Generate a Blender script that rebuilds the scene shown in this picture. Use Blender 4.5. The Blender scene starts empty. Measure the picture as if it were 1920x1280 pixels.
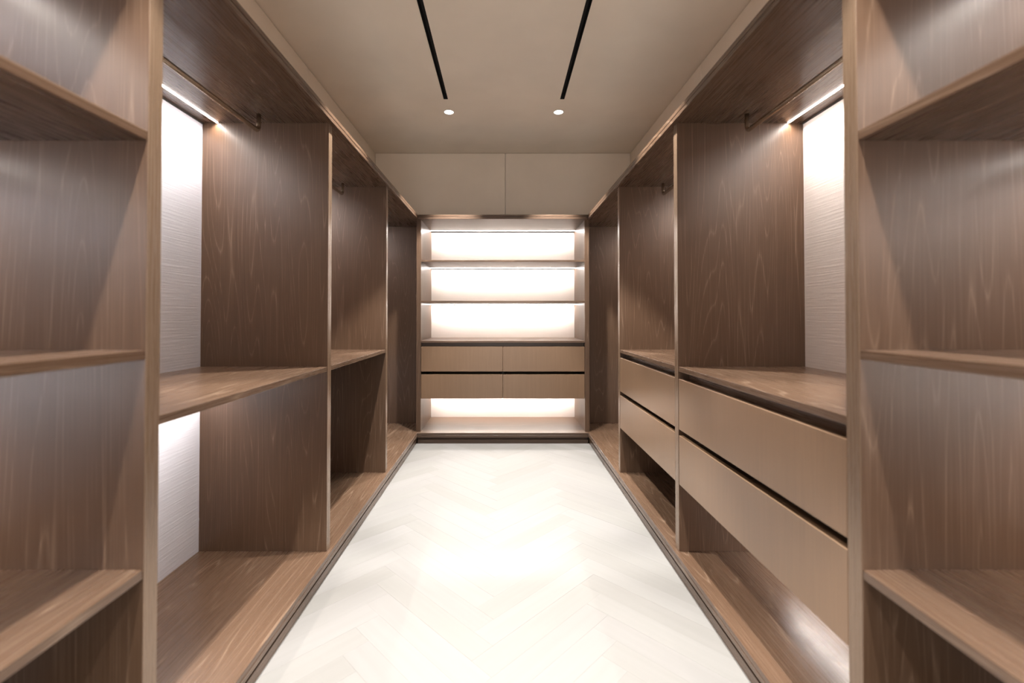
import bpy, bmesh, math, random
from mathutils import Vector
random.seed(4)
S = bpy.context.scene
COL = S.collection

# ------------------------------------------------------------------ camera, world, exposure
EYE = 1.08
cam_d = bpy.data.cameras.new('camera')
cam = bpy.data.objects.new('camera', cam_d)
COL.objects.link(cam)
S.camera = cam
cam.location = (0, 0, EYE)
PITCH = 0.014
cam.rotation_euler = (math.pi / 2 + PITCH, 0, 0)
cam_d.lens = 16
cam_d.sensor_width = 36
cam_d.shift_x = (960 - 942.8) / 1920
cam_d.shift_y = (591 - 853.3 * math.tan(PITCH) - 640) / 1920
cam_d.clip_start = 0.02
cam_d.dof.use_dof = True
cam_d.dof.focus_distance = 2.6
cam_d.dof.aperture_fstop = 1.9

world = bpy.data.worlds.new('world')
S.world = world
world.use_nodes = True
world.node_tree.nodes['Background'].inputs[0].default_value = (1.0, 0.95, 0.9, 1)
world.node_tree.nodes['Background'].inputs[1].default_value = 3.0  # strong world light added as fill through the opening behind the camera

S.view_settings.view_transform = 'Standard'
S.view_settings.look = 'None'
S.view_settings.gamma = 1
S.view_settings.use_curve_mapping = False
S.view_settings.exposure = 0.08

CONE = 66
SPOT_W = 370.0          # each recessed ceiling spot
LED_W = 8.8           # per metre of shelf light strip
BACK_LED_W = 7.5
WARM = (1.0, 0.99, 0.97)
LEDC = (1.0, 0.91, 0.84)

try:
    c = S.cycles
    c.use_denoising = True
    c.denoiser = 'OPENIMAGEDENOISE'
    c.max_bounces = 10
    c.diffuse_bounces = 6
    c.glossy_bounces = 4
    c.sample_clamp_indirect = 6
    c.caustics_reflective = False
    c.caustics_refractive = False
except Exception:
    pass

# ------------------------------------------------------------------ main measures (metres)
XE = 0.720     # edge of base board and cornice
XF = 0.738     # front of dividers
XB = 1.274     # face of back panels
XO = 1.225     # face of overhead cabinets
XW = 1.62      # room wall
YE = 3.844     # edge of far base board
YF = 3.879     # front of far unit
YB = 4.44      # face of far back panel
YO = 4.349     # face of far overhead cabinet
YW = 4.74
YR = -1.30     # wall behind the camera
ZB0, ZB = 0.054, 0.092       # base board
ZC, ZC1 = 1.896, 1.933       # cornice board
ZT = 2.638                   # ceiling
T = 0.038
TS = 0.020
DIV = [(-0.05, -0.012), (0.943, 0.981), (1.92, 1.958), (2.877, 2.915)]
YC = 4.18                    # end panel of the corner bays

# ------------------------------------------------------------------ materials
def nodes_of(name):
    m = bpy.data.materials.new(name)
    m.use_nodes = True
    nt = m.node_tree
    return m, nt, nt.nodes, nt.links, nt.nodes['Principled BSDF']

def math_node(nt, op, a, b=None, clamp=False):
    n = nt.nodes.new('ShaderNodeMath')
    n.operation = op
    n.use_clamp = clamp
    for i, v in enumerate((a, b)):
        if v is None:
            continue
        if isinstance(v, (int, float)):
            n.inputs[i].default_value = v
        else:
            nt.links.new(v, n.inputs[i])
    return n.outputs[0]

def ramp(nt, fac, stops):
    r = nt.nodes.new('ShaderNodeValToRGB')
    e = r.color_ramp.elements
    while len(e) < len(stops):
        e.new(0.5)
    for el, (p, c) in zip(e, stops):
        el.position = p
        el.color = (*c, 1)
    nt.links.new(fac, r.inputs[0])
    return r.outputs[0]

def wood(name, axis, dark, mid, light, figure=1.0, rough=0.32, grain=0.44):
    m, nt, N, L, B = nodes_of(name)
    tc = N.new('ShaderNodeTexCoord')
    oi = N.new('ShaderNodeObjectInfo')
    off = N.new('ShaderNodeCombineXYZ')
    for i, k in enumerate((37.0, 21.0, 53.0)):
        L.new(math_node(nt, 'MULTIPLY', oi.outputs['Random'], k), off.inputs[i])
    add = N.new('ShaderNodeVectorMath'); add.operation = 'ADD'
    L.new(tc.outputs['Object'], add.inputs[0]); L.new(off.outputs[0], add.inputs[1])
    def mapped(across, along):
        mp = N.new('ShaderNodeVectorMath'); mp.operation = 'MULTIPLY'
        s = [across] * 3; s['xyz'.index(axis)] = along
        mp.inputs[1].default_value = s
        L.new(add.outputs[0], mp.inputs[0])
        return mp.outputs[0]
    def noise(vec, scale, detail=2.0, rg=0.5):
        n = N.new('ShaderNodeTexNoise')
        n.inputs['Scale'].default_value = scale
        n.inputs['Detail'].default_value = detail
        n.inputs['Roughness'].default_value = rg
        L.new(vec, n.inputs['Vector'])
        return n.outputs['Fac']
    big = noise(mapped(8.0, 0.45), 1.0, 1.0, 0.4)          # slow field whose contours give the cathedral figure
    warp = noise(mapped(30.0, 3.5), 1.0, 2.0)
    f = math_node(nt, 'ADD', big, math_node(nt, 'MULTIPLY', warp, 0.010))
    ring = math_node(nt, 'FRACT', math_node(nt, 'MULTIPLY', f, 26.0))
    tri = math_node(nt, 'ABSOLUTE', math_node(nt, 'SUBTRACT', math_node(nt, 'MULTIPLY', ring, 2.0), 1.0))
    line = math_node(nt, 'POWER', tri, 8.0)
    fine = noise(mapped(330.0, 4.5), 1.0, 2.0, 0.6)
    fibre = noise(mapped(60.0, 0.8), 1.0, 3.0, 0.65)
    patch = noise(mapped(2.2, 1.0), 1.0, 2.0)
    gate = math_node(nt, 'MULTIPLY', line, math_node(nt, 'SUBTRACT', fine, 0.12))
    v = math_node(nt, 'ADD', math_node(nt, 'MULTIPLY', fine, grain), (0.44 - grain) / 2)
    v = math_node(nt, 'ADD', v, math_node(nt, 'MULTIPLY', fibre, 0.22))
    v = math_node(nt, 'ADD', v, math_node(nt, 'MULTIPLY', patch, 0.34))
    v = math_node(nt, 'ADD', v, math_node(nt, 'MULTIPLY', gate, 0.55 * figure))
    col = ramp(nt, v, [(0.30, dark), (0.55, mid), (0.84, light)])
    L.new(col, B.inputs['Base Color'])
    rr = math_node(nt, 'ADD', math_node(nt, 'MULTIPLY', fine, 0.12), rough - 0.08)
    L.new(rr, B.inputs['Roughness'])
    B.inputs['Specular IOR Level'].default_value = 0.5
    bp = N.new('ShaderNodeBump')
    bp.inputs['Strength'].default_value = 0.05
    bp.inputs['Distance'].default_value = 0.002
    L.new(math_node(nt, 'ADD', math_node(nt, 'MULTIPLY', gate, 0.5), fine), bp.inputs['Height'])
    L.new(bp.outputs[0], B.inputs['Normal'])
    return m

DK, MD, LT = (0.058, 0.031, 0.0175), (0.080, 0.0455, 0.027), (0.155, 0.101, 0.068)
DK2, LT2 = (0.070, 0.039, 0.023), (0.135, 0.087, 0.057)
W_Z = wood('walnut_stained_oak_upright', 'z', DK, MD, LT, rough=0.34)
W_Y = wood('walnut_stained_oak_lengthwise', 'y', DK2, MD, LT2, figure=1.9, rough=0.30, grain=0.22)
W_X = wood('walnut_stained_oak_crosswise', 'x', DK, MD, LT, rough=0.38)
W_F = wood('straight_grain_oak_drawer', 'z', (0.132, 0.078, 0.044), (0.162, 0.097, 0.056), (0.20, 0.125, 0.075), figure=0.15, rough=0.34)
W_E = wood('oak_edge_band_upright', 'z', (0.105, 0.066, 0.041), (0.135, 0.087, 0.055), (0.17, 0.113, 0.076), figure=0.1, rough=0.30)

def plain(name, colr, rough=0.6, metal=0.0, bump=None):
    m, nt, N, L, B = nodes_of(name)
    tc = N.new('ShaderNodeTexCoord')
    n = N.new('ShaderNodeTexNoise'); n.inputs['Scale'].default_value = 3.0
    n.inputs['Detail'].default_value = 3.0
    L.new(tc.outputs['Object'], n.inputs['Vector'])
    a = tuple(x * 0.97 for x in colr); b = tuple(min(1, x * 1.03) for x in colr)
    L.new(ramp(nt, n.outputs['Fac'], [(0.3, a), (0.7, b)]), B.inputs['Base Color'])
    B.inputs['Roughness'].default_value = rough
    B.inputs['Metallic'].default_value = metal
    if bump:
        sc, st = bump
        mp = N.new('ShaderNodeMapping'); mp.inputs['Scale'].default_value = sc
        L.new(tc.outputs['Object'], mp.inputs[0])
        n2 = N.new('ShaderNodeTexNoise'); n2.inputs['Scale'].default_value = 1.0
        n2.inputs['Detail'].default_value = 4.0
        L.new(mp.outputs[0], n2.inputs['Vector'])
        bp = N.new('ShaderNodeBump'); bp.inputs['Strength'].default_value = st
        bp.inputs['Distance'].default_value = 0.003
        L.new(n2.outputs['Fac'], bp.inputs['Height'])
        L.new(bp.outputs[0], B.inputs['Normal'])
    return m

M_CEIL = plain('warm_beige_ceiling_paint', (0.92, 0.86, 0.77), 0.85)
M_OVER = plain('taupe_satin_lacquer', (0.88, 0.81, 0.72), 0.42)
M_WALL = plain('beige_wall_paint', (0.55, 0.48, 0.41), 0.85)
M_LIN_L = plain('white_linen_blue_cast', (0.83, 0.855, 0.96), 0.75, bump=((6, 5, 160), 0.25))  # bluish cast of the light put into the linen colour
M_LIN_R = plain('white_linen_rose_cast', (0.90, 0.83, 0.80), 0.75, bump=((6, 5, 160), 0.25))  # rosy cast of the light put into the linen colour
M_LIN_B = plain('ivory_linen_panel', (0.78, 0.72, 0.68), 0.75, bump=((5, 6, 160), 0.25))
M_BLACK = plain('matt_black_aluminium', (0.006, 0.006, 0.006), 0.7)
M_BRONZE = plain('brushed_bronze', (0.55, 0.45, 0.34), 0.27, 1.0)
M_DARKWOOD = plain('dark_groove_wood', (0.10, 0.058, 0.038), 0.5)
M_SHADE_LINE = plain('shadow_gap_shade', (0.02, 0.015, 0.012), 0.6)  # near-black colour that paints the shade of the gap
M_JOINT = plain('floor_joint_filler', (0.19, 0.18, 0.17), 0.8)
M_WHITEM = plain('white_fitting', (0.8, 0.78, 0.74), 0.5)

def emitter(name, colr, st):
    m, nt, N, L, B = nodes_of(name)
    B.inputs['Base Color'].default_value = (0.9, 0.9, 0.9, 1)
    B.inputs['Emission Color'].default_value = (*colr, 1)
    B.inputs['Emission Strength'].default_value = st
    return m
M_LED = emitter('led_diffuser', (1.0, 0.92, 0.86), 40.0)
M_LAMP = emitter('spot_lens', (1.0, 0.95, 0.9), 8.0)

def plank_mat():
    m, nt, N, L, B = nodes_of('bleached_oak_plank')
    tc = N.new('ShaderNodeTexCoord'); oi = N.new('ShaderNodeObjectInfo')
    off = N.new('ShaderNodeCombineXYZ')
    L.new(math_node(nt, 'MULTIPLY', oi.outputs['Random'], 40.0), off.inputs[0])
    L.new(math_node(nt, 'MULTIPLY', oi.outputs['Random'], 17.0), off.inputs[1])
    add = N.new('ShaderNodeVectorMath'); add.operation = 'ADD'
    L.new(tc.outputs['Object'], add.inputs[0]); L.new(off.outputs[0], add.inputs[1])
    mp = N.new('ShaderNodeVectorMath'); mp.operation = 'MULTIPLY'
    mp.inputs[1].default_value = (2.5, 40, 10)
    L.new(add.outputs[0], mp.inputs[0])
    n = N.new('ShaderNodeTexNoise'); n.inputs['Scale'].default_value = 1.0; n.inputs['Detail'].default_value = 4.0
    L.new(mp.outputs[0], n.inputs['Vector'])
    g = ramp(nt, n.outputs['Fac'], [(0.3, (0.172, 0.163, 0.152)), (0.7, (0.182, 0.173, 0.162))])
    tone = ramp(nt, oi.outputs['Random'], [(0.0, (0.86, 0.845, 0.82)), (0.3, (0.93, 0.92, 0.90)), (0.6, (0.97, 0.955, 0.95)), (1.0, (0.90, 0.885, 0.875))])
    mx = N.new('ShaderNodeMix'); mx.data_type = 'RGBA'; mx.blend_type = 'MULTIPLY'
    mx.inputs['Factor'].default_value = 1.0
    L.new(g, mx.inputs['A']); L.new(tone, mx.inputs['B'])
    L.new(mx.outputs['Result'], B.inputs['Base Color'])
    B.inputs['Roughness'].default_value = 0.6
    return m
M_PLANK = plank_mat()

# ------------------------------------------------------------------ helpers
def box_into(bm, x0, x1, y0, y1, z0, z1, bev=0.0, seg=1):
    x0, x1 = min(x0, x1), max(x0, x1)
    y0, y1 = min(y0, y1), max(y0, y1)
    vs = [bm.verts.new((x, y, z)) for x in (x0, x1) for y in (y0, y1) for z in (z0, z1)]
    idx = [(0, 1, 3, 2), (4, 6, 7, 5), (0, 4, 5, 1), (2, 3, 7, 6), (0, 2, 6, 4), (1, 5, 7, 3)]
    fs = [bm.faces.new([vs[i] for i in f]) for f in idx]
    if bev > 0:
        ed = set(e for f in fs for e in f.edges)
        bmesh.ops.bevel(bm, geom=list(ed), offset=bev, segments=seg, affect='EDGES', profile=0.5)

def finish(name, bm, mat, parent=None, origin=(0, 0, 0), mats=None):
    bmesh.ops.recalc_face_normals(bm, faces=bm.faces[:])
    o = Vector(origin)
    for v in bm.verts:
        v.co -= o
    me = bpy.data.meshes.new(name)
    bm.to_mesh(me); bm.free()
    for mm in (mats or [mat]):
        me.materials.append(mm)
    ob = bpy.data.objects.new(name, me)
    COL.objects.link(ob)
    if parent is not None:
        ob.parent = parent
        acc = Vector((0, 0, 0)); p = parent
        while p is not None:
            acc += p.location; p = p.parent
        ob.location = o - acc
    else:
        ob.location = o
    return ob

def box(name, x0, x1, y0, y1, z0, z1, mat, parent=None, bev=0.0012, seg=2):
    bm = bmesh.new()
    box_into(bm, x0, x1, y0, y1, z0, z1, bev, seg)
    return finish(name, bm, mat, parent, origin=((x0 + x1) / 2, (y0 + y1) / 2, (z0 + z1) / 2))

def thing(name, label, cat, loc, group=None):
    e = bpy.data.objects.new(name, None)
    e.empty_display_size = 0.1
    COL.objects.link(e)
    e.location = loc
    e['label'] = label; e['category'] = cat
    if group: e['group'] = group
    return e

def struct(o):
    o['kind'] = 'structure'
    return o

def area(name, loc, sx, sy, power, colr, parent=None, shape='RECTANGLE', spread=math.pi, rot=(0, 0, 0)):
    d = bpy.data.lights.new(name, 'AREA')
    d.shape = shape; d.size = sx; d.size_y = sy
    d.energy = power; d.color = colr; d.spread = spread
    o = bpy.data.objects.new(name, d)
    COL.objects.link(o)
    if parent is not None:
        acc = Vector((0, 0, 0)); p = parent
        while p is not None:
            acc += p.location; p = p.parent
        o.parent = parent; o.location = Vector(loc) - acc
    else:
        o.location = loc
    o.rotation_euler = rot
    return o

def spot(loc, power, parent):
    d = bpy.data.lights.new('spot_light', 'SPOT')
    d.energy = power; d.color = WARM
    d.spot_size = math.radians(CONE); d.spot_blend = 0.22
    d.shadow_soft_size = 0.024
    o = bpy.data.objects.new('spot_light', d)
    COL.objects.link(o)
    o.parent = parent; o.location = Vector(loc) - parent.location
    return o

# ------------------------------------------------------------------ room shell
# floor slab with single herringbone planks on it
FX, FY0, FY1 = 0.760, YR, 3.885
floor = struct(box('floor', -XW, XW, YR - .1, YW, -0.12, -0.0125, M_JOINT, bev=0))

PW, PL = 0.0915, 0.583
H2 = PW / math.sqrt(2)
D = PL / math.sqrt(2)
GAP = 0.0
def clip(poly, axis, val, keep_less):
    out = []
    n = len(poly)
    for i in range(n):
        a, b = poly[i], poly[(i + 1) % n]
        ia = (a[axis] <= val) if keep_less else (a[axis] >= val)
        ib = (b[axis] <= val) if keep_less else (b[axis] >= val)
        if ia: out.append(a)
        if ia != ib:
            t = (val - a[axis]) / (b[axis] - a[axis])
            out.append((a[0] + t * (b[0] - a[0]), a[1] + t * (b[1] - a[1])))
    return out
whole = {}
def plank(poly, ang):
    c = poly
    for ax, v, less in ((0, -FX, False), (0, FX, True), (1, FY0, False), (1, FY1, True)):
        c = clip(c, ax, v, less)
        if len(c) < 3: return
    ar = abs(sum(c[i][0] * c[(i + 1) % len(c)][1] - c[(i + 1) % len(c)][0] * c[i][1] for i in range(len(c)))) / 2
    if ar < 2e-4: return
    uncut = abs(ar - PW * PL) < 1e-5
    cx = sum(p[0] for p in poly) / 4; cy = sum(p[1] for p in poly) / 4
    dz = random.uniform(-0.0002, 0.0002)
    if uncut and 'm' in whole:
        ob = bpy.data.objects.new('plank', whole['m'])
        COL.objects.link(ob)
    else:
        ca, sa = math.cos(-ang), math.sin(-ang)
        pts = [((x - cx) * ca - (y - cy) * sa, (x - cx) * sa + (y - cy) * ca) for x, y in c]
        # merge near-duplicate points
        q = []
        for p in pts:
            if not q or math.hypot(p[0] - q[-1][0], p[1] - q[-1][1]) > 1e-4: q.append(p)
        if math.hypot(q[0][0] - q[-1][0], q[0][1] - q[-1][1]) < 1e-4: q.pop()
        if len(q) < 3: return
        gx = sum(p[0] for p in q) / len(q); gy = sum(p[1] for p in q) / len(q)
        def inset(d):
            r = []
            for x, y in q:
                l = math.hypot(x - gx, y - gy)
                # shrink towards the middle along both plank axes
                r.append((x - math.copysign(min(d, abs(x - gx)), x - gx), y - math.copysign(min(d, abs(y - gy)), y - gy)))
            return r
        bm = bmesh.new()
        a = [bm.verts.new((x, y, -0.012)) for x, y in inset(GAP)]
        b = [bm.verts.new((x, y, -0.0004)) for x, y in inset(GAP)]
        t = [bm.verts.new((x, y, 0)) for x, y in inset(GAP + 0.00025)]
        n = len(q)
        for i in range(n):
            j = (i + 1) % n
            bm.faces.new((a[i], a[j], b[j], b[i])); bm.faces.new((b[i], b[j], t[j], t[i]))
        bm.faces.new(t)
        bmesh.ops.recalc_face_normals(bm, faces=bm.faces[:])
        me = bpy.data.meshes.new('plank'); bm.to_mesh(me); bm.free()
        me.materials.append(M_PLANK)
        if uncut: whole['m'] = me
        ob = bpy.data.objects.new('plank', me)
        COL.objects.link(ob)
    ob.parent = floor
    ob.location = Vector((cx, cy, dz)) - floor.location
    ob.rotation_euler = (0, 0, ang)
X0, Y0, STEP = -0.51, 1.5916, 2 * H2
for c in range(-3, 4):
    for k in range(-45, 45):
        x = X0 + c * 2 * D; y = Y0 + k * STEP
        # plank running up to the right, its upper end at (x, y)
        plank([(x, y), (x + H2, y - H2), (x + H2 - D, y - H2 - D), (x - D, y - D)], math.radians(45))
        # plank running down to the right from there
        plank([(x, y), (x + H2, y + H2), (x + H2 + D, y + H2 - D), (x + D, y - D)], math.radians(-45))

# ceiling with two open slots
SL = [(-0.4265, -0.3955), (0.4125, 0.4435)]
YS = 3.262
bm = bmesh.new()
xs = [-XW, SL[0][0], SL[0][1], SL[1][0], SL[1][1], XW]
for i, (a, b) in enumerate(((xs[0], xs[1]), (xs[2], xs[3]), (xs[4], xs[5]))):
    box_into(bm, a, b, YR - .1, YW, ZT, ZT + 0.06)
for a, b in SL:
    box_into(bm, a, b, YS, YW, ZT, ZT + 0.06)
struct(finish('ceiling', bm, M_CEIL))
struct(box('wall_left', -XW - .1, -XW, YR, YW, 0, ZT + .06, M_WALL, bev=0))
struct(box('wall_right', XW, XW + .1, YR, YW, 0, ZT + .06, M_WALL, bev=0))
struct(box('wall_back', -XW, XW, YW, YW + .1, 0, ZT + .06, M_WALL, bev=0))
bm = bmesh.new()                      # wall behind the camera; its opening is added to let in fill light
box_into(bm, -XW, -.70, YR - .1, YR, 0, ZT + .06)
box_into(bm, .70, XW, YR - .1, YR, 0, ZT + .06)
box_into(bm, -.70, .70, YR - .1, YR, 2.25, ZT + .06)
struct(finish('wall_front', bm, M_WALL))
pd = bpy.data.lights.new('fill_opening_portal', 'AREA')
pd.shape = 'RECTANGLE'; pd.size = 1.4; pd.size_y = 2.25
pd.cycles.is_portal = True
po = bpy.data.objects.new('fill_opening_portal', pd)
COL.objects.link(po)
po.location = (0, YR - .1, 1.125); po.rotation_euler = (math.pi / 2, 0, 0)
struct(box('wall_left_return', -XW, -XF, YR, -0.052, 0, ZT, M_WALL, bev=0))
struct(box('wall_right_return', XF, XW, YR, -0.052, 0, ZT, M_WALL, bev=0))

# ------------------------------------------------------------------ ceiling lights
for side, (a, b), lab in ((-1, SL[0], 'long black recessed ceiling track left of the aisle centre'),
                          (1, SL[1], 'long black recessed ceiling track right of the aisle centre')):
    t = thing('light_track', lab, 'ceiling light', ((a + b) / 2, 1.0, ZT), 'pair of black light tracks in the ceiling')
    bm = bmesh.new()
    w = 0.0015
    box_into(bm, a + .0002, a + w, YR, YS - .0005, ZT + .0003, ZT + .05)
    box_into(bm, b - w, b - .0002, YR, YS - .0005, ZT + .0003, ZT + .05)
    box_into(bm, a + w, b - w, YR, YS - .0005, ZT + .048, ZT + .05)
    box_into(bm, a + w, b - w, YS - w, YS - .0005, ZT + .0003, ZT + .048)
    finish('track_channel', bm, M_BLACK, t)
    box('conductor_rail', (a + b) / 2 - .004, (a + b) / 2 + .004, YR, YS - .01, ZT + .040, ZT + .048, M_BLACK, t, bev=0)
    for y in (2.11, 0.55, -0.95):
        s = box('track_spotlight', a + .003, b - .003, y - .06, y + .06, ZT + .004, ZT + .046, M_BLACK, t)
        spot(((a + b) / 2, y, ZT - .026), SPOT_W * (1.0 if y > .5 else .8), t)

def downlight(x, y, lab):
    t = thing('downlight', lab, 'ceiling light', (x, y, ZT), 'round downlights beyond the ceiling tracks')
    bm = bmesh.new()
    bmesh.ops.create_cone(bm, cap_ends=True, segments=40, radius1=0.034, radius2=0.034, depth=0.002)
    bmesh.ops.translate(bm, verts=bm.verts[:], vec=(x, y, ZT - .0012))
    finish('lens', bm, M_LAMP, t, origin=(x, y, ZT))
    bm = bmesh.new()
    n = 40
    prof = [(0.0342, -0.0002), (0.0342, -0.003), (0.0375, -0.003), (0.039, -0.0002)]
    rings = [[bm.verts.new((x + r * math.cos(2 * math.pi * i / n), y + r * math.sin(2 * math.pi * i / n), ZT + z)) for i in range(n)] for r, z in prof]
    for k in range(4):
        A, Bq = rings[k], rings[(k + 1) % 4]
        for i in range(n):
            bm.faces.new((A[i], A[(i + 1) % n], Bq[(i + 1) % n], Bq[i]))
    finish('trim_ring', bm, M_WHITEM, t, origin=(x, y, ZT))
    spot((x, y, ZT - .03), SPOT_W, t)
downlight(-0.413, 3.466, 'glowing round downlight past the end of the left ceiling track')
downlight(0.427, 3.466, 'glowing round downlight past the end of the right ceiling track')

# ------------------------------------------------------------------ overhead cabinets
def overhead(side):
    s = side
    word = 'left' if s < 0 else 'right'
    t = thing('overhead_cabinet', 'taupe flush-door overhead cabinet running above the %s wardrobe wall' % word, 'cabinet', (s * (XO + .1), 2, ZC1))
    box('carcass', s * (XO + .022), s * (XW - .002), -0.05, YO + .022, ZC1 + .002, ZT - .002, M_OVER, t)
    ys = [-0.05, 0.96, 2.83 if s < 0 else 2.79, YO - .001]
    ys = [-0.05, 0.95, ys[2], YO - .001]
    for y0, y1 in zip(ys, ys[1:]):
        box('door', s * XO, s * (XO + .02), y0 + .003, y1 - .003, ZC1 + .003, ZT - .004, M_OVER, t)
overhead(-1); overhead(1)
t = thing('overhead_cabinet', 'taupe two-door overhead cabinet above the lit shelves on the far wall', 'cabinet', (0, YO + .1, ZC1))
box('carcass', -XO + .001, XO - .001, YO + .022, YW - .002, ZC1 + .002, ZT - .002, M_OVER, t)
box('door', -XO + .001, 0.0200, YO, YO + .02, ZC1 + .003, ZT - .004, M_OVER, t)
box('door', 0.0270, XO - .001, YO, YO + .02, ZC1 + .003, ZT - .004, M_OVER, t)

# ------------------------------------------------------------------ platforms and cornices
def layered(name, lab, cat, horiz, z0, z1, side):
    """board with a fine groove along the middle of its front edge"""
    bm = bmesh.new()
    zm = (z0 + z1) / 2
    if horiz == 'side':
        s = side
        for a, b in ((z0, zm - .001), (zm + .001, z1)):
            box_into(bm, s * XE, s * 1.30, -0.05, YB + .02, a, b, .0012, 1)
        box_into(bm, s * (XE + .006), s * 1.299, -0.049, YB + .019, zm - .0015, zm + .0015)
        org = (s * 1.0, 2, z0)
    else:
        for a, b in ((z0, zm - .001), (zm + .001, z1)):
            box_into(bm, -XE + .0005, XE - .0005, YE, YB + .02, a, b, .0012, 1)
        box_into(bm, -XE + .001, XE - .001, YE + .006, YB + .019, zm - .0015, zm + .0015)
        org = (0, 4.1, z0)
    return bm, org

for s, w in ((-1, 'left'), (1, 'right')):
    t = thing('base_platform', 'long low brown timber base running under the %s wardrobe wall' % w, 'cabinet base', (s * 1.0, 2, 0))
    bm, org = layered('', '', '', 'side', ZB0, ZB, s)
    finish('base_board', bm, W_Y, t, origin=org)
    box('plinth', s * (XE + .010), s * (XE + .030), -0.05, YE + .05, 0, .034, W_Y, t)
    box('recess_panel', s * (XE + .031), s * (XE + .045), -0.05, YE + .05, 0, ZB0 - .0005, M_DARKWOOD, t, bev=0)
    t = thing('cornice_board', 'long brown timber top board capping the %s wardrobe wall' % w, 'cornice', (s * 1.0, 2, ZC))
    bm, org = layered('', '', '', 'side', ZC, ZC1, s)
    finish('top_board', bm, W_Y, t, origin=org)
t = thing('base_platform', 'short low brown timber base under the lit shelf unit at the far end', 'cabinet base', (0, 4.1, 0))
bm, org = layered('', '', '', 'back', ZB0, ZB, 0)
finish('base_board', bm, W_X, t, origin=org)
box('plinth', -XE + .0005, XE - .0005, YE + .010, YE + .030, 0, .034, W_X, t)
box('recess_panel', -XE + .0005, XE - .0005, YE + .031, YE + .045, 0, ZB0 - .0005, M_DARKWOOD, t, bev=0)
t = thing('cornice_board', 'short brown timber top board above the lit shelf unit at the far end', 'cornice', (0, 4.1, ZC))
bm, org = layered('', '', '', 'back', ZC, ZC1, 0)
finish('top_board', bm, W_X, t, origin=org)

# ------------------------------------------------------------------ wardrobe bays
def divider(name, s, y0, y1, parent):
    """upright panel with a paler edge band on its front"""
    p = box(name, s * (XF + .0012), s * XB, y0, y1, ZB + .0005, ZC - .0005, W_Z, parent, bev=.0004, seg=1)
    box('edge_band', s * XF, s * (XF + .0014), y0, y1, ZB + .0005, ZC - .0005, W_E, p, bev=.0006, seg=1)
    return p

def led_side(s, y0, y1, z, parent, power=1.0):
    x = s * 1.209
    box('light_strip', x - .003, x + .003, y0 + .004, y1 - .004, z - .0025, z - .0002, M_LED, parent, bev=0)
    L = y1 - y0 - .008
    shade_strip(s, y0, y1, z, parent)
    area('strip_light', (x, (y0 + y1) / 2, z - .0032), 0.006, L, LED_W * L * power, LEDC, parent, rot=(0, -s * .06, 0), spread=math.radians(142))

def tube(name, pts, r, mat, parent, n=16):
    bm = bmesh.new()
    rings = []
    P = [Vector(p) for p in pts]
    for i, p in enumerate(P):
        if i == 0: d = P[1] - P[0]
        elif i == len(P) - 1: d = P[-1] - P[-2]
        else: d = (P[i + 1] - P[i]).normalized() + (P[i] - P[i - 1]).normalized()
        d.normalize()
        u = Vector((1, 0, 0)); v = d.cross(u).normalized()
        rings.append([bm.verts.new(p + r * (u * math.cos(2 * math.pi * k / n) + v * math.sin(2 * math.pi * k / n))) for k in range(n)])
    for a, b in zip(rings, rings[1:]):
        for k in range(n):
            f = bm.faces.new((a[k], a[(k + 1) % n], b[(k + 1) % n], b[k])); f.smooth = True
    bm.faces.new(rings[0]); bm.faces.new(rings[-1])
    return finish(name, bm, mat, parent, origin=P[len(P) // 2])

def rod(s, y0, y1, parent, d0=.085, d1=.085):
    x = s * 0.990; r = 0.0085; zt = ZC - .0005; zr = 1.826; b = 0.020
    ya, yb = y0 + d0, y1 - d1
    pts = [(x, ya, zt)]
    for k in range(7):
        a = math.pi / 2 * k / 6
        pts.append((x, ya + b - b * math.cos(a), zr + b - b * math.sin(a)))
    for k in range(7):
        a = math.pi / 2 * k / 6
        pts.append((x, yb - b + b * math.sin(a), zr + b - b * math.cos(a)))
    pts.append((x, yb, zt))
    return tube('hanging_rod', pts, r, M_BRONZE, parent)

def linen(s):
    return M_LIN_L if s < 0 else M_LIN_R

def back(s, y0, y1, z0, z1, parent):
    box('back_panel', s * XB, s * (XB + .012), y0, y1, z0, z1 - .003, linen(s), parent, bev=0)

def shade_strip(s, y0, y1, z, parent):  # dark strip painting the shade line at the top of a side panel
    box('rear_shade_strip', s * (XB - .004), s * (XB - .0002), y0 + .0005, y1 - .0005, z - .0065, z - .0004, M_SHADE_LINE, parent, bev=0)

def shelf(s, y0, y1, ztop, parent, name='shelf', x0=XF + .002, th=TS):
    return box(name, s * x0, s * (XB - .0005), y0 + .0003, y1 - .0003, ztop - th, ztop, W_Y, parent)

ZM = 0.864
DZ = ((0.602, 0.813), (0.372, 0.577))

def drawer_side(s, y0, y1, z0, z1, parent, deep=.45):
    bm = bmesh.new()
    xf = XF + .001
    box_into(bm, s * xf, s * (xf + .02), y0 + .0025, y1 - .0025, z0, z1, .0012, 2)
    X0b, X1b = xf + .02, xf + .02 + deep
    box_into(bm, s * X0b, s * X1b, y0 + .015, y0 + .027, z0 + .02, z1 - .03)
    box_into(bm, s * X0b, s * X1b, y1 - .027, y1 - .015, z0 + .02, z1 - .03)
    box_into(bm, s * (X1b - .012), s * X1b, y0 + .027, y1 - .027, z0 + .02, z1 - .03)
    box_into(bm, s * X0b, s * (X1b - .012), y0 + .027, y1 - .027, z0 + .02, z0 + .03)
    return finish('drawer', bm, W_F, parent, origin=(s * xf, (y0 + y1) / 2, (z0 + z1) / 2))

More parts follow.
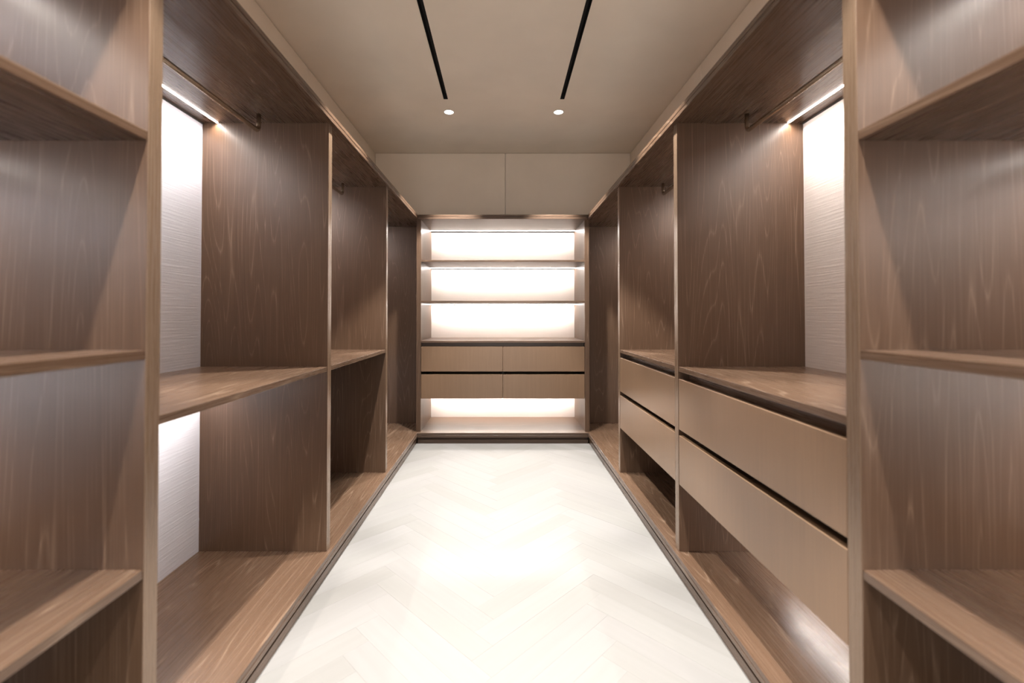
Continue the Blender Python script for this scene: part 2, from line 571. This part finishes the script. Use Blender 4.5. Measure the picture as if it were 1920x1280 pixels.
SIDE = {-1: 'left', 1: 'right'}
SH = (1.464, 1.008, 0.558)
for s in (-1, 1):
    w = SIDE[s]
    # nearest bay: open shelves
    y0, y1 = DIV[0][1], DIV[1][0]
    t = thing('shelf_bay', 'open bay of three thick timber shelves nearest the camera on the %s' % w, 'shelving', (s * 1.0, 0.5, ZB))
    divider('side_panel', s, *DIV[0], t)
    divider('side_panel', s, *DIV[1], t)
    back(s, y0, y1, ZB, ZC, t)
    led_side(s, y0, y1, ZC, t, .7)
    for k, z in enumerate(SH):
        shelf(s, y0, y1, z, t)
        if k < 2:
            led_side(s, y0, y1, z - TS, t, .7)
    # first hanging bay
    y0, y1 = DIV[1][1], DIV[2][0]
    if s < 0:
        t = thing('wardrobe_bay', 'left hanging bay with bronze rod, one shelf and a lit white back panel', 'wardrobe', (s, 1.45, ZB))
    else:
        t = thing('wardrobe_bay', 'right hanging bay with bronze rod over the wider, nearer pair of drawers', 'wardrobe', (s, 1.45, ZB))
    divider('side_panel', s, *DIV[2], t)
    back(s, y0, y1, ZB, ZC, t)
    led_side(s, y0, y1, ZC, t)
    rod(s, y0, y1, t)
    shelf(s, y0, y1, ZM, t, 'shelf' if s < 0 else 'counter')
    if s < 0:
        led_side(s, y0, y1, ZM - TS, t, .6)
    else:
        for z0, z1 in DZ: drawer_side(s, y0, y1, z0, z1, t)
        box('finger_rail', s * (XF + .045), s * (XF + .055), y0 + .0005, y1 - .0005, 0.80, ZM - TS - .0005, W_Y, t)
        box('drawer_floor', s * (XF + .03), s * (XB - .001), y0 + .0005, y1 - .0005, DZ[1][0] + .002, DZ[1][0] + .014, W_Y, t)
        led_side(s, y0, y1, DZ[1][0] + .002, t, .6)
    # second hanging bay
    y0, y1 = DIV[2][1], DIV[3][0]
    if s < 0:
        t = thing('wardrobe_bay', 'left hanging bay further in, with dark unlit space below its shelf', 'wardrobe', (s, 2.4, ZB))
    else:
        t = thing('wardrobe_bay', 'right hanging bay further in, over the farther pair of side drawers', 'wardrobe', (s, 2.4, ZB))
    divider('side_panel', s, *DIV[3], t)
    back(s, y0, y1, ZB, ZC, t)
    led_side(s, y0, y1, ZC, t)
    rod(s, y0, y1, t, .08, .075)
    shelf(s, y0, y1, ZM, t, 'shelf' if s < 0 else 'counter')
    if s > 0:
        for z0, z1 in DZ: drawer_side(s, y0, y1, z0, z1, t)
        box('finger_rail', s * (XF + .045), s * (XF + .055), y0 + .0005, y1 - .0005, 0.80, ZM - TS - .0005, W_Y, t)
        box('drawer_floor', s * (XF + .03), s * (XB - .001), y0 + .0005, y1 - .0005, DZ[1][0] + .002, DZ[1][0] + .014, W_Y, t)
    # corner bay
    y0, y1 = DIV[3][1], YC
    t = thing('corner_bay', 'tall open corner bay without shelves at the far %s, beside the lit unit' % w, 'wardrobe', (s, 3.5, ZB))
    box('end_panel', s * (XF + .001), s * XB, YC, YC + .02, ZB + .0005, ZC - .0005, W_Z, t)
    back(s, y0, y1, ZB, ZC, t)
    led_side(s, y0, y1, ZC, t, .55)

# ------------------------------------------------------------------ far shelf unit
XI = 0.698
t = thing('shelf_unit', 'brightly backlit shelf unit with four drawers on the far wall', 'shelving', (0, 4.1, ZB))
for s in (-1, 1):
    box('side_panel', s * XI, s * (XF - .001), YF, YB + .012, ZB + .0005, ZC - .0005, W_Z, t)
box('back_panel', -XI, XI, YB, YB + .012, ZB, ZC - .003, M_LIN_B, t, bev=0)
def led_back(z, parent, power=1.0, th=0):
    y = YB - .055
    box('light_strip', -XI + .003, XI - .003, y - .004, y + .004, z - .0025, z - .0002, M_LED, parent, bev=0)
    if z > .5:
        box('rear_shade_strip', -XI + .001, XI - .001, YB - .0045, YB - .0002, z - .0075, z - .0004, M_SHADE_LINE, parent, bev=0)  # dark strip painting the shade line at the back of each niche
    L = 2 * XI - .01
    area('strip_light', (0, y, z - .0032), L, 0.009, BACK_LED_W * L * power, LEDC, parent, spread=math.radians(168))
led_back(ZC, t)
for z, nm, th in ((1.553, 'shelf', .016), (1.204, 'shelf', .016), (ZM, 'counter', .018)):
    box(nm, -XI + .0003, XI - .0003, YF + .002, YB - .003, z - th, z, W_X, t)
    if nm == 'shelf':
        led_back(z - th, t)
for z0, z1 in DZ:
    for a, b in ((-XI + .002, -.0012), (.0012, XI - .002)):
        bm = bmesh.new()
        box_into(bm, a, b, YF + .003, YF + .023, z0, z1, .0012, 2)
        box_into(bm, a + .015, a + .027, YF + .023, YB - .08, z0 + .02, z1 - .03)
        box_into(bm, b - .027, b - .015, YF + .023, YB - .08, z0 + .02, z1 - .03)
        box_into(bm, a + .027, b - .027, YB - .092, YB - .08, z0 + .02, z1 - .03)
        box_into(bm, a + .027, b - .027, YF + .023, YB - .092, z0 + .02, z0 + .03)
        finish('drawer', bm, W_F, t, origin=((a + b) / 2, YF, (z0 + z1) / 2))
box('finger_rail', -XI + .001, XI - .001, YF + .045, YF + .055, 0.80, ZM - .0185, W_X, t)
box('drawer_floor', -XI + .001, XI - .001, YF + .03, YB - .001, DZ[1][0] + .002, DZ[1][0] + .014, W_X, t)
led_back(DZ[1][0] + .002, t)
